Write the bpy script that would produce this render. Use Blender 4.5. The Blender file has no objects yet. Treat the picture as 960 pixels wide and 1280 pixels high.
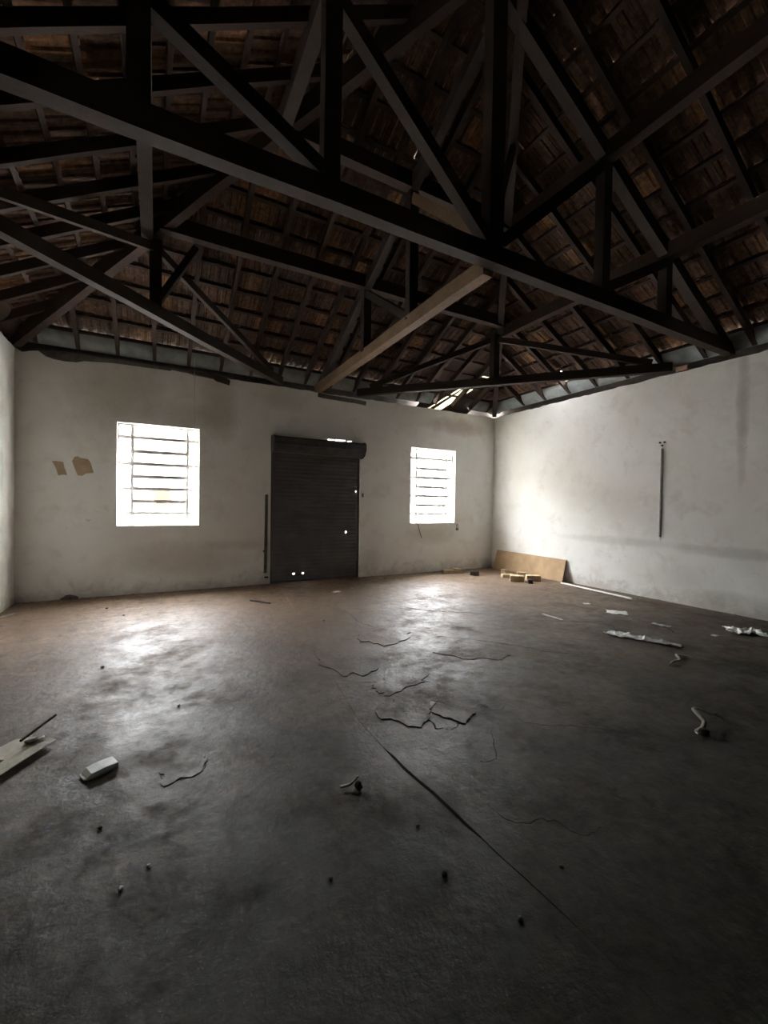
import bpy, bmesh, math, random
from mathutils import Vector, Matrix, noise

# ------------------------------------------------------------------ camera, sky, exposure
SC = bpy.context.scene
COL = SC.collection
F_PX, YAW, PITCH, ROLL, EYE = 525.56, 0.4961, -0.0162, 0.0147, 1.5
fwd = Vector((math.sin(YAW)*math.cos(PITCH), math.cos(YAW)*math.cos(PITCH), math.sin(PITCH)))
rgt = Vector((math.cos(YAW), -math.sin(YAW), 0))
upv = rgt.cross(fwd)
cr = math.cos(ROLL)*rgt + math.sin(ROLL)*upv
cu = -math.sin(ROLL)*rgt + math.cos(ROLL)*upv
cam_d = bpy.data.cameras.new('camera')
cam_d.sensor_fit = 'VERTICAL'
cam_d.sensor_height = 36.0
cam_d.lens = F_PX*36.0/1280.0
cam_d.clip_start = 0.05
cam_d.clip_end = 200
cam = bpy.data.objects.new('camera', cam_d)
cam.matrix_world = Matrix(((cr.x, cu.x, -fwd.x, 0), (cr.y, cu.y, -fwd.y, 0), (cr.z, cu.z, -fwd.z, EYE), (0, 0, 0, 1)))
COL.objects.link(cam)
SC.camera = cam

SKY = 14.0
world = bpy.data.worlds.new('overcast_sky')
SC.world = world
world.use_nodes = True
bg = world.node_tree.nodes['Background']
bg.inputs['Color'].default_value = (0.96, 0.98, 1.0, 1)
bg.inputs['Strength'].default_value = SKY
SC.view_settings.view_transform = 'Standard'
SC.view_settings.look = 'None'
SC.view_settings.gamma = 1.0
SC.view_settings.use_curve_mapping = False
SC.view_settings.exposure = 3.27

# ------------------------------------------------------------------ room dimensions (metres)
L, R, D, H = -1.807, 7.325, 7.886, 3.69       # left wall, right wall, far wall, wall top
BK = -8.5                                      # wall behind the camera
YT = 3.04                                      # main truss
CX = (L+R)/2
ZE, SS, SF = 3.95, 0.57, 0.50                  # top of rafters at the wall line, side slope, far slope
TH = 0.50                                      # wall thickness
RIDGE = ZE + SS*(R-L)/2

for nm, x0, x1 in (('daylight_portal_a', -0.55, 0.64), ('daylight_portal_b', 4.93, 6.14)):
    ld = bpy.data.lights.new(nm, 'AREA')
    ld.shape = 'RECTANGLE'; ld.size = x1-x0; ld.size_y = 1.66
    ld.cycles.is_portal = True
    lo = bpy.data.objects.new(nm, ld)
    lo.location = ((x0+x1)/2, D+TH+0.01, 1.93)
    lo.rotation_euler = (-math.pi/2, 0, 0)
    COL.objects.link(lo)

# ------------------------------------------------------------------ helpers
def obj(name, bm, mat=None, parent=None, smooth=False):
    me = bpy.data.meshes.new(name)
    bmesh.ops.recalc_face_normals(bm, faces=bm.faces)
    bm.to_mesh(me); bm.free()
    if mat: me.materials.append(mat)
    if smooth:
        for p in me.polygons: p.use_smooth = True
    o = bpy.data.objects.new(name, me)
    COL.objects.link(o)
    if parent: o.parent = parent
    return o

def link(name, me, parent=None, mw=None):
    o = bpy.data.objects.new(name, me)
    COL.objects.link(o)
    if parent: o.parent = parent
    if mw is not None: o.matrix_basis = mw
    return o

def tag(o, label, cat, group=None):
    o['label'] = label; o['category'] = cat
    if group: o['group'] = group
    return o

def struct(o, label=None, cat=None):
    o['kind'] = 'structure'
    if label: o['label'] = label
    if cat: o['category'] = cat
    return o

def empty(name, loc=(0, 0, 0), rz=0):
    o = bpy.data.objects.new(name, None)
    o.empty_display_size = 0.1
    o.location = loc; o.rotation_euler = (0, 0, rz)
    COL.objects.link(o)
    return o

def child_at(o, parent):
    """parent o (built in world coordinates) under an empty standing elsewhere"""
    bpy.context.view_layer.update()
    o.parent = parent
    o.matrix_parent_inverse = parent.matrix_basis.inverted()
    return o

def box(bm, x0, x1, y0, y1, z0, z1):
    v = [bm.verts.new(c) for c in ((x0,y0,z0),(x1,y0,z0),(x1,y1,z0),(x0,y1,z0),(x0,y0,z1),(x1,y0,z1),(x1,y1,z1),(x0,y1,z1))]
    for f in ((0,3,2,1),(4,5,6,7),(0,1,5,4),(1,2,6,5),(2,3,7,6),(3,0,4,7)):
        bm.faces.new([v[i] for i in f])
    return v

def cbox(bm, x0, x1, y0, y1, z0, z1, b=0.004):
    """box with chamfered edges"""
    t = bmesh.new(); box(t, x0, x1, y0, y1, z0, z1)
    bmesh.ops.bevel(t, geom=list(t.edges), offset=b, segments=1, affect='EDGES')
    me = bpy.data.meshes.new('tmp'); t.to_mesh(me); t.free()
    bm.from_mesh(me); bpy.data.meshes.remove(me)

def timber(bm, A, B, w, h, up=(0, 0, 1), wob=0.004, step=0.6, seed=0):
    """a sawn timber from A to B: w across, h along up; slightly uneven"""
    A = Vector(A); B = Vector(B); t = (B-A); ln = t.length; t.normalize()
    up = Vector(up); s = t.cross(up).normalized(); u = s.cross(t).normalized()
    n = max(1, int(ln/step)); rings = []
    rnd = random.Random(seed*7919+int(ln*1000))
    for i in range(n+1):
        c = A.lerp(B, i/n)
        du, ds = rnd.uniform(-wob, wob), rnd.uniform(-wob, wob)
        ring = []
        for a, b in ((-1,-1),(1,-1),(1,1),(-1,1)):
            ring.append(bm.verts.new(c + s*(a*w/2+ds+rnd.uniform(-wob, wob)*.5) + u*(b*h/2+du+rnd.uniform(-wob, wob)*.5)))
        rings.append(ring)
    for i in range(n):
        for k in range(4):
            bm.faces.new((rings[i][k], rings[i][(k+1)%4], rings[i+1][(k+1)%4], rings[i+1][k]))
    bm.faces.new(rings[0][::-1]); bm.faces.new(rings[-1])

def tim(name, A, B, w, h, mat, parent=None, up=(0, 0, 1), wob=0.004, seed=0):
    bm = bmesh.new(); timber(bm, A, B, w, h, up, wob, seed=seed)
    return obj(name, bm, mat, parent)

def tube(bm, pts, r, seg=6, flat=1.0, taper=None):
    pts = [Vector(p) for p in pts]; rings = []
    for i, p in enumerate(pts):
        t = (pts[min(i+1, len(pts)-1)]-pts[max(i-1, 0)]).normalized()
        s = t.cross(Vector((0, 0, 1)))
        if s.length < 1e-3: s = Vector((1, 0, 0))
        s.normalize(); u = s.cross(t)
        rr = r*(taper(i/(len(pts)-1)) if taper else 1)
        rings.append([bm.verts.new(p + s*math.cos(a)*rr + u*math.sin(a)*rr*flat) for a in [2*math.pi*k/seg for k in range(seg)]])
    for i in range(len(pts)-1):
        for k in range(seg):
            bm.faces.new((rings[i][k], rings[i][(k+1)%seg], rings[i+1][(k+1)%seg], rings[i+1][k]))
    bm.faces.new(rings[0][::-1]); bm.faces.new(rings[-1])

def smooth_path(pts, n=8):
    """Catmull-Rom through the points"""
    P = [Vector(p) for p in pts]; P = [2*P[0]-P[1]] + P + [2*P[-1]-P[-2]]; out = []
    for i in range(1, len(P)-2):
        for k in range(n):
            t = k/n; a, b, c, d = P[i-1:i+3]
            out.append(.5*((2*b)+(c-a)*t+(2*a-5*b+4*c-d)*t*t+(3*b-a-3*c+d)*t**3))
    out.append(P[-2]); return out

def slab(bm, pts, z0, z1, lift=None):
    """irregular flat plate: outline extruded from z0 to z1"""
    lo = [bm.verts.new((p[0], p[1], z0)) for p in pts]
    hi = [bm.verts.new((p[0], p[1], z1)) for p in pts]
    bm.faces.new(lo[::-1]); bm.faces.new(hi)
    n = len(pts)
    for i in range(n):
        bm.faces.new((lo[i], lo[(i+1)%n], hi[(i+1)%n], hi[i]))

# ------------------------------------------------------------------ materials
def new_mat(name):
    m = bpy.data.materials.new(name); m.use_nodes = True
    nt = m.node_tree
    return m, nt, nt.nodes['Principled BSDF']

class NT:
    def __init__(s, nt): s.nt = nt
    def n(s, t, **kw):
        o = s.nt.nodes.new(t)
        for k, v in kw.items(): setattr(o, k, v)
        return o
    def l(s, a, b): s.nt.links.new(a, b)
    def coord(s, scale=(1, 1, 1), src='Object'):
        t = s.n('ShaderNodeTexCoord'); mp = s.n('ShaderNodeMapping')
        mp.inputs['Scale'].default_value = scale
        s.l(t.outputs[src], mp.inputs['Vector']); return mp.outputs['Vector']
    def geo(s, scale=(1, 1, 1)):
        t = s.n('ShaderNodeNewGeometry'); mp = s.n('ShaderNodeMapping')
        mp.inputs['Scale'].default_value = scale
        s.l(t.outputs['Position'], mp.inputs['Vector']); return mp.outputs['Vector']
    def noise(s, vec, scale, detail=5, rough=.55, dist=0):
        t = s.n('ShaderNodeTexNoise')
        t.inputs['Scale'].default_value = scale; t.inputs['Detail'].default_value = detail
        t.inputs['Roughness'].default_value = rough; t.inputs['Distortion'].default_value = dist
        s.l(vec, t.inputs['Vector']); return t.outputs['Fac']
    def ramp(s, fac, stops):
        r = s.n('ShaderNodeValToRGB'); e = r.color_ramp.elements
        while len(e) < len(stops): e.new(.5)
        for i, (p, c) in enumerate(stops):
            e[i].position = p
            e[i].color = (c, c, c, 1) if not isinstance(c, tuple) else (*c, 1)
        s.l(fac, r.inputs['Fac']); return r.outputs['Color']
    def mix(s, fac, a, b, mode='MIX'):
        m = s.n('ShaderNodeMix', data_type='RGBA', blend_type=mode)
        for sock, v in ((m.inputs[0], fac), (m.inputs[6], a), (m.inputs[7], b)):
            if hasattr(v, 'is_output'): s.l(v, sock)
            elif isinstance(v, tuple): sock.default_value = (*v, 1)
            else: sock.default_value = v
        return m.outputs[2]
    def math(s, op, a, b=0.0, clamp=False):
        m = s.n('ShaderNodeMath', operation=op, use_clamp=clamp)
        for sock, v in ((m.inputs[0], a), (m.inputs[1], b)):
            if hasattr(v, 'is_output'): s.l(v, sock)
            else: sock.default_value = v
        return m.outputs[0]
    def bump(s, h, strength, dist, bsdf):
        b = s.n('ShaderNodeBump'); b.inputs['Strength'].default_value = strength
        b.inputs['Distance'].default_value = dist
        s.l(h, b.inputs['Height']); s.l(b.outputs['Normal'], bsdf.inputs['Normal'])

def simple(name, c, rough=.7, metal=0.0, var=.25, scale=9, bump=.15, stretch=(1, 1, 1), spec=.3):
    m, nt, b = new_mat(name); N = NT(nt); v = N.geo(stretch)
    f = N.noise(v, scale, 6)
    dk = tuple(x*(1-var) for x in c); lt = tuple(min(1, x*(1+var)) for x in c)
    N.l(N.ramp(f, [(.3, dk), (.7, lt)]), b.inputs['Base Color'])
    b.inputs['Roughness'].default_value = rough; b.inputs['Metallic'].default_value = metal
    b.inputs['Specular IOR Level'].default_value = spec
    if bump: N.bump(N.noise(v, scale*4, 4), bump, .01, b)
    return m

def wood(name, c, var=.35, rough=.75):
    m, nt, b = new_mat(name); N = NT(nt)
    v = N.geo((1, 1, 1)); f = N.noise(v, 3.0, 3); g = N.noise(v, 26, 6, .65, .6)
    dk = tuple(x*(1-var) for x in c); lt = tuple(x*(1+var) for x in c)
    col = N.mix(.6, N.ramp(f, [(.3, dk), (.7, lt)]), N.ramp(g, [(.35, tuple(x*.75 for x in c)), (.65, tuple(x*1.2 for x in c))]))
    oi = N.n('ShaderNodeObjectInfo')
    col = N.mix(1.0, col, N.ramp(oi.outputs['Random'], [(0, .8), (1, 1.2)]), 'MULTIPLY')
    N.l(col, b.inputs['Base Color']); b.inputs['Roughness'].default_value = rough
    b.inputs['Specular IOR Level'].default_value = .2
    N.bump(g, .25, .01, b)
    return m

def plaster(name, axis, base=(.86, .845, .80), stains=()):
    """whitewashed plaster; axis 0: wall runs along x, 1: along y. stains: (s, z, rs, rz, amount, tint)"""
    m, nt, b = new_mat(name); N = NT(nt); v = N.geo()
    big = N.noise(v, .7, 5, .6, .3); mid = N.noise(v, 3.2, 7, .65, .4); fine = N.noise(v, 30, 5, .6)
    col = N.mix(N.ramp(big, [(.35, 0.0), (.70, .8)]), base, (.74, .715, .65))
    col = N.mix(N.ramp(mid, [(.53, 0.0), (.75, .65)]), col, (.64, .605, .54))
    col = N.mix(N.ramp(fine, [(.66, 0.0), (.76, .4)]), col, (.45, .43, .39))
    sx = N.n('ShaderNodeSeparateXYZ'); N.l(v, sx.inputs[0])
    S, Z = sx.outputs[axis], sx.outputs[2]
    warp = N.math('MULTIPLY', N.math('SUBTRACT', N.noise(v, 2.2, 6, .7), .5), 1.6)
    for (s0, z0, rs, rz, amt, tint) in stains:
        a = N.math('POWER', N.math('ABSOLUTE', N.math('DIVIDE', N.math('SUBTRACT', S, s0), rs)), 2.0)
        c = N.math('POWER', N.math('ABSOLUTE', N.math('DIVIDE', N.math('SUBTRACT', Z, z0), rz)), 2.0)
        d = N.math('ADD', N.math('ADD', a, c), warp)
        f = N.math('MULTIPLY', N.math('SUBTRACT', 1.0, d, True), amt, True)
        col = N.mix(f, col, tint)
    # dirt splashed along the foot of the wall, ragged
    foot = N.math('ADD', Z, N.math('MULTIPLY', N.math('SUBTRACT', N.noise(v, 2.6, 7, .75, .5), .5), 1.1))
    col = N.mix(N.ramp(foot, [(.02, .5), (.22, 0.0)]), col, (.38, .345, .29))
    rag = N.noise(v, 5.0, 8, .75, 1.0)
    col = N.mix(N.ramp(rag, [(.655, 0.0), (.69, .5)]), col, (.42, .37, .31))
    N.l(col, b.inputs['Base Color'])
    b.inputs['Roughness'].default_value = .85; b.inputs['Specular IOR Level'].default_value = .15
    h = N.mix(.5, mid, fine)
    N.bump(h, .35, .012, b)
    return m

M = {}
BRN = (.40, .35, .25)
M['plaster_far'] = plaster('plaster_far', 0, stains=(
    (-.55, 3.35, .75, .75, .75, (.52, .485, .395)), (.95, 3.2, .35, .75, .75, (.52, .48, .385)), (.2, 2.95, 1.0, .25, .6, (.55, .52, .44)),
    (2.1, 3.45, .5, .25, .35, (.5, .45, .38)), (6.2, 3.35, .9, .24, .7, (.45, .35, .29)), (.35, .55, 1.1, .35, .6, (.56, .50, .43)),
    (1.3, .75, .7, .12, .4, (.44, .38, .33)), (5.5, .85, .8, .25, .6, (.58, .52, .45)), (3.95, .3, .3, .3, .3, (.5, .45, .38))))
M['plaster_right'] = plaster('plaster_right', 1, base=(.86, .87, .835), stains=(
    (2.86, 3.0, .09, 1.25, .6, (.40, .37, .30)), (4.6, .92, 1.5, .09, .4, (.50, .49, .46)), (2.7, .88, 1.3, .10, .45, (.47, .46, .43)),
    (7.0, 3.0, .35, 1.2, .3, (.66, .65, .55)), (3.5, .35, .7, .3, .3, (.52, .52, .45)), (2.9, .12, .8, .22, .5, (.36, .36, .28))))
M['plaster_left'] = plaster('plaster_left', 1, base=(.86, .87, .835), stains=((7.3, 1.9, .12, .35, .5, (.38, .40, .38)), (7.2, 2.9, .25, .4, .4, (.5, .5, .46))))
M['parapet'] = simple('old_brickwork', (.22, .19, .17), .9, scale=4)
M['raw_mortar'] = simple('bare_mortar', (.13, .115, .10), .95, scale=14, bump=.5)
M['wood_dark'] = wood('dark_roof_timber', (.044, .027, .020))
M['wood_frame'] = wood('truss_timber', (.037, .026, .020))
M['wood_tan'] = wood('pale_timber', (.165, .108, .064))
M['steel'] = simple('shutter_steel', (.105, .100, .102), .6, .15, .2, 3, .08, spec=.3)
M['steel_box'] = simple('casing_steel', (.085, .080, .081), .6, .15, .3, 4, .12, spec=.3)
M['zinc'] = simple('weathered_zinc', (.25, .275, .275), .6, .1, .25, 5, .1)
M['bar'] = simple('white_painted_iron', (.62, .62, .58), .5, 0, .12, 20, .05)
M['grille'] = simple('grey_painted_iron', (.70, .70, .67), .5, 0, .1, 20, .05)
M['strip'] = simple('grey_channel', (.20, .20, .19), .6, .3, .3, 12, .2)
M['cardboard'] = simple('fibreboard', (.44, .30, .17), .75, 0, .16, 5, .08)
M['cardboard_dirty'] = simple('dirty_card', (.46, .43, .35), .8, 0, .3, 9, .15)
M['brown_paper'] = simple('brown_paper', (.43, .32, .19), .85, 0, .12, 6, .08)
M['block'] = simple('pale_wood_block', (.58, .44, .27), .7, 0, .18, 10, .1)
M['block_dark'] = simple('burnt_block', (.05, .042, .036), .8, 0, .3, 10, .2)
M['brick'] = simple('pinkish_brick', (.45, .29, .20), .9, 0, .2, 14, .3)
M['plastic'] = simple('white_plastic_film', (.90, .89, .86), .4, 0, .12, 14, .1, spec=.5)
M['paper'] = simple('white_paper', (.82, .81, .77), .7, 0, .08, 10, .05)
M['carton'] = simple('white_carton', (.80, .80, .77), .55, 0, .06, 10, .03)
M['rag'] = simple('pale_rag', (.42, .39, .33), .8, 0, .3, 25, .3)
M['stick'] = simple('dark_stick', (.035, .028, .022), .8, 0, .3, 20, .3)
M['wire'] = simple('pale_wire', (.55, .54, .50), .5, 0, .1, 10, 0)
M['rubble'] = simple('rubble', (.13, .115, .10), .9, 0, .4, 30, .4)
M['pipe'] = simple('white_pipe', (.80, .78, .72), .4, 0, .06, 8, .03, spec=.5)
M['pavement'] = simple('street_paving', (.34, .32, .30), .9, 0, .15, 2, .1)
M['render_pale'] = simple('pale_render', (.34, .33, .31), .9, 0, .08, 2, .1)
M['crack'] = simple('crack_dirt', (.02, .017, .014), .9, 0, .3, 20, .2)

def mat_tile():
    m, nt, b = new_mat('sooty_terracotta'); N = NT(nt)
    v = N.geo(); f = N.noise(v, 2.0, 4); g = N.noise(v, 18, 7, .7, .5)
    oi = N.n('ShaderNodeObjectInfo')
    col = N.ramp(g, [(.32, (.045, .029, .022)), (.5, (.096, .060, .043)), (.72, (.165, .110, .078))])
    col = N.mix(1.0, col, N.ramp(f, [(.3, .62), (.7, 1.2)]), 'MULTIPLY')
    col = N.mix(1.0, col, N.ramp(oi.outputs['Random'], [(0, (.7, .66, .62)), (.5, (1, .95, .9)), (.82, (1.12, .98, .84)), (1, (2.0, 1.65, 1.15))]), 'MULTIPLY')
    N.l(col, b.inputs['Base Color']); b.inputs['Roughness'].default_value = .9
    b.inputs['Specular IOR Level'].default_value = .1
    N.bump(g, .4, .01, b); return m
M['tile'] = mat_tile()

def mat_floor():
    m, nt, b = new_mat('worn_cement_floor'); N = NT(nt); v = N.geo()
    big = N.noise(v, .55, 6, .6, .3); mid = N.noise(v, 2.4, 8, .66, .15); fine = N.noise(v, 19, 8, .7, 0); grit = N.noise(v, 90, 3, .6)
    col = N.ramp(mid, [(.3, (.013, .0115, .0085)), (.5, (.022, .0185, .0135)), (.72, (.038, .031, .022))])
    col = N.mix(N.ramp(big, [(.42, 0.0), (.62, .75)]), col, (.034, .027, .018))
    sx = N.n('ShaderNodeSeparateXYZ'); N.l(v, sx.inputs[0])
    # reddish dust gathered towards the street; near floor kept darker as painted light falloff
    dust_falloff = N.math('ADD', sx.outputs[1], N.math('MULTIPLY', N.math('SUBTRACT', N.noise(v, 1.1, 6, .7, .6), .5), 5.0))
    col = N.mix(N.ramp(N.math('DIVIDE', dust_falloff, 10.0), [(.16, 0.0), (.42, .40), (.78, .97)]), col, (.215, .148, .100))
    col = N.mix(N.ramp(N.noise(v, 9, 9, .75, .2), [(.36, 0.0), (.66, 1.0)]), N.mix(1.0, col, (.58, .58, .58), 'MULTIPLY'), N.mix(1.0, col, (1.55, 1.5, 1.42), 'MULTIPLY'))
    col = N.mix(N.ramp(fine, [(.56, 0.0), (.68, .75)]), col, (.012, .011, .009))
    col = N.mix(N.ramp(N.noise(v, 45, 4, .6), [(.70, 0.0), (.76, .55)]), col, (.16, .145, .12))
    col = N.mix(N.ramp(N.noise(v, 6, 9, .8, 1.2), [(.62, 0.0), (.68, .5)]), col, (.024, .020, .017))
    N.l(col, b.inputs['Base Color'])
    rf = N.math('ADD', N.math('MULTIPLY', N.noise(v, 1.7, 9, .72, .3), .62), N.math('MULTIPLY', N.noise(v, 7.5, 9, .78, .3), .38))
    N.l(N.ramp(rf, [(.36, .36), (.50, .55), (.62, .85)]), b.inputs['Roughness'])
    b.inputs['Specular IOR Level'].default_value = .30
    h = N.math('ADD', N.math('ADD', N.math('MULTIPLY', mid, 1.3), N.math('MULTIPLY', fine, .42)), N.math('MULTIPLY', N.noise(v, 7, 8, .75, .2), .8))
    N.bump(h, .42, .020, b)
    return m
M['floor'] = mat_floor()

def mat_glass(name, clear, tint=(.97, .98, 1)):
    m = bpy.data.materials.new(name); m.use_nodes = True; nt = m.node_tree; nt.nodes.clear(); N = NT(nt)
    out = N.n('ShaderNodeOutputMaterial'); tr = N.n('ShaderNodeBsdfTransparent'); tl = N.n('ShaderNodeBsdfTranslucent'); gl = N.n('ShaderNodeBsdfGlossy')
    tr.inputs[0].default_value = (*tint, 1); tl.inputs[0].default_value = (*[x*.9 for x in tint], 1); gl.inputs['Roughness'].default_value = .1
    v = N.geo(); smear = N.ramp(N.noise(v, 7, 6, .7, .5), [(.58, 0.0), (.70, .25)])
    a = N.n('ShaderNodeMixShader'); c = N.n('ShaderNodeMixShader')
    if clear < 1: N.l(N.math('ADD', smear, 1-clear, True), a.inputs[0])
    else: a.inputs[0].default_value = 1.0
    N.l(tr.outputs[0], a.inputs[1]); N.l(tl.outputs[0], a.inputs[2])
    c.inputs[0].default_value = .05; N.l(a.outputs[0], c.inputs[1]); N.l(gl.outputs[0], c.inputs[2]); N.l(c.outputs[0], out.inputs[0])
    return m
M['glass'] = mat_glass('dusty_glass', .88)
M['fibreglass'] = mat_glass('cream_fibreglass', 1.0, (.25, .238, .185))
M['notice'] = mat_glass('sunfaded_paper', .02, (.27, .21, .15))

# ------------------------------------------------------------------ shell: floor, walls, street
def floor_mesh():
    """cement floor cast in two bays with an open joint between them"""
    bm = bmesh.new()
    x0, x1 = L-.28, R+.28
    rows = []
    ys = [BK-.28]
    while ys[-1] < D+TH-.4: ys.append(ys[-1]+.12)
    ys.append(D+TH)
    rnd = random.Random(5)
    for y in ys:
        xj = 1.24 + .10*max(0, min(1, (2.2-y)/1.3)) + (0.45*max(0, y-2.6)/3 if y > 2.6 else 0) + rnd.uniform(-.006, .006)
        w = .010 if 1.5 < y < 2.2 else (.0025 if 1.0 < y <= 1.5 else .0005)
        w *= rnd.uniform(.6, 1.3)
        rows.append([bm.verts.new(c) for c in ((x0, y, 0), (xj-w, y, 0), (xj-w*.6, y, -.016), (xj+w*.6, y, -.016), (xj+w, y, 0), (x1, y, 0))])
    for a, b in zip(rows, rows[1:]):
        for k in range(5): bm.faces.new((a[k], a[k+1], b[k+1], b[k]))
    return bm
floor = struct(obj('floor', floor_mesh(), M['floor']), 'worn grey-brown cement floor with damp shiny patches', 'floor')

def wall_grid(ss, zs, keep, face, back, axis, ztop=None):
    """wall built on a grid of cells; face/back: coordinate of the inner and outer surface"""
    bm = bmesh.new(); V = {}
    def vert(i, j, d):
        k = (i, j, d)
        if k not in V:
            z = zs[j]
            if ztop and j == len(zs)-1: z = ztop(ss[i])
            V[k] = bm.verts.new((ss[i], d, z) if axis == 0 else (d, ss[i], z))
        return V[k]
    ni, nj = len(ss)-1, len(zs)-1
    K = lambda i, j: 0 <= i < ni and 0 <= j < nj and keep((ss[i]+ss[i+1])/2, (zs[j]+zs[j+1])/2)
    for i in range(ni):
        for j in range(nj):
            if not K(i, j): continue
            for d in (face, back):
                bm.faces.new((vert(i, j, d), vert(i+1, j, d), vert(i+1, j+1, d), vert(i, j+1, d)))
            for (a, c, nb) in (((i, j), (i+1, j), (i, j-1)), ((i, j+1), (i+1, j+1), (i, j+1)), ((i, j), (i, j+1), (i-1, j)), ((i+1, j), (i+1, j+1), (i+1, j))):
                if not K(*nb):
                    bm.faces.new((vert(*a, face), vert(*c, face), vert(*c, back), vert(*a, back)))
    return bm

W1 = (-.556, .642, 1.10, 2.757)
W2 = (4.935, 6.147, 1.10, 2.785)
DR = (1.868, 3.70, 2.742)
def far_keep(x, z):
    for w in (W1, W2):
        if w[0] < x < w[1] and w[2] < z < w[3]: return False
    if DR[0] < x < DR[1] and z < DR[2]: return False
    if 2.98 < x < 3.12 and z < 2.80: return False
    if 3.14 < x < 3.36 and z < 2.805: return False
    if 3.40 < x < 3.50 and z < 2.80: return False
    if 2.745 < x < 3.80 and 3.575 < z < 3.655 : return True
    return True
def ragged(seed, amp=.018, bites=()):
    def f(s):
        z = H + amp*noise.noise((s*3.1, seed, 0)) + amp*.8*noise.noise((s*11, seed, 3))
        for c, w, d in bites:
            t = abs(s-c)/w
            if t < 1: z -= d*(1-t**4)
        return z
    return f
xs = sorted(set([L-TH+.06*0, L, R, R+TH] + [W1[0], W1[1], W2[0], W2[1], DR[0], DR[1], 2.98, 3.12, 3.14, 3.36, 3.40, 3.50] + [L+.09*k for k in range(1, 102) if L+.09*k < R-.02]))
zs = [0, 1.10, 2.742, 2.757, 2.785, 2.80, 2.805, 3.2, H]
far_top = ragged(1.0, .014, ((-1.70, .08, .05), (-1.22, .28, .085), (-1.45, .05, .02), (.75, .3, .03)))
struct(obj('wall_far', wall_grid(xs, zs, far_keep, D, D+TH-.12, 0, far_top), M['plaster_far']), 'stained whitewashed street wall with two barred windows', 'wall')
ys = [BK] + [BK+.1*k for k in range(1, 163)] + [D]
zz = [0, .9, 1.9, 2.9, H]
struct(obj('wall_right', wall_grid(ys, zz, lambda s, z: True, R, R+TH-.12, 1, ragged(2.0, .022)), M['plaster_right']), 'long bare whitewashed side wall with a vertical groove', 'wall')
struct(obj('wall_left', wall_grid(ys, zz, lambda s, z: True, L, L-TH+.12, 1, ragged(3.0, .022)), M['plaster_left']), 'narrow strip of whitewashed side wall by the left window', 'wall')
# outer skin carrying the parapet behind the gutter
def far_skin(x, z):
    for w in (W1, W2):
        if w[0] < x < w[1] and w[2] < z < w[3]: return False
    if DR[0] < x < DR[1] and z < DR[2]: return False
    if 2.98 < x < 3.50 and z < 2.82: return False
    return True
PT = 4.36
bm = wall_grid(sorted([L-TH, W1[0], W1[1], DR[0], 2.98, 3.50, DR[1], W2[0], W2[1], R+TH]), [0, 1.10, 2.742, 2.757, 2.785, 2.82, PT], far_skin, D+TH-.12, D+TH, 0)
o = obj('parapet', bm, M['parapet']); struct(o)
o.name = 'wall_far_parapet'
bm = bmesh.new(); box(bm, R+TH-.12, R+TH, BK-TH, D+TH-.12, 0, PT); struct(obj('wall_right_parapet', bm, M['parapet']))
bm = bmesh.new(); box(bm, L-TH, L-TH+.12, BK-TH, D+TH-.12, 0, PT); struct(obj('wall_left_parapet', bm, M['parapet']))
# unseen gable wall behind the viewer, set deep and dark to limit bounced light
bm = bmesh.new()
pf = [(L-TH+.12, 0), (R+TH-.12, 0), (R+TH-.12, ZE+.0), (CX, RIDGE+.08), (L-TH+.12, ZE+.0)]
a = [bm.verts.new((x, BK, z)) for x, z in pf]; c = [bm.verts.new((x, BK-TH, z)) for x, z in pf]
bm.faces.new(a); bm.faces.new(c[::-1])
for i in range(5): bm.faces.new((a[i], a[(i+1)%5], c[(i+1)%5], c[i]))
struct(obj('wall_back', bm, M['parapet']))
bm = bmesh.new(); box(bm, -24, 30, D+TH, D+26, -.14, -.04); struct(obj('pavement', bm, M['pavement']), 'pale street paving outside the windows', 'pavement')

# unseen house front added across the street to cut level daylight
bm = bmesh.new(); box(bm, -24, 30, D+9.3, D+9.6, -.04, 5.6); box(bm, -24, 30, D+9.15, D+9.3, 5.2, 5.45); box(bm, -24, 30, D+9.22, D+9.3, -.04, .6)
struct(obj('wall_street_blocker', bm, M['render_pale']), 'unseen house front added across the street to cut low daylight', 'light blocker')
# gutters lying on the wall tops behind the rafter feet
def gutter(name, A, B, out, label, mat='zinc'):
    A = Vector(A); B = Vector(B); out = Vector(out); bm = bmesh.new()
    prof = [(-.112, 4.045), (-.108, 4.01), (-.096, 3.965), (-.072, 3.915), (-.035, 3.868), (.01, 3.832), (.06, 3.815), (.11, 3.83), (.155, 3.88), (.22, 4.0), (.372, 4.28)]
    ra = []; 
    for P in (A, B):
        ra.append([bm.verts.new(P + out*o + Vector((0, 0, z))) for o, z in prof] + [bm.verts.new(P + out*(o+.006) + Vector((0, 0, z+.004))) for o, z in prof[::-1]])
    n = len(ra[0])
    for k in range(n): bm.faces.new((ra[0][k], ra[0][(k+1)%n], ra[1][(k+1)%n], ra[1][k]))
    o = obj(name, bm, M[mat], smooth=True); struct(o, label, 'gutter'); return o
gutter('gutter', (L-.37, D, 0), (5.44, D, 0), (0, 1, 0), 'long grey zinc gutter running along the top of the window wall')
gutter('gutter', (6.60, D, 0), (R+.20, D, 0), (0, 1, 0), 'short piece of grey zinc gutter in the corner by the fibreboard')
gutter('gutter', (R, BK, 0), (R, D+.20, 0), (1, 0, 0), 'grey zinc gutter above the long bare wall')
gutter('gutter', (L, BK, 0), (L, D+.37, 0), (-1, 0, 0), 'dark gutter above the narrow strip of wall at far left', 'wood_dark')  # same profile, in dark timber colour instead of zinc

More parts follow.
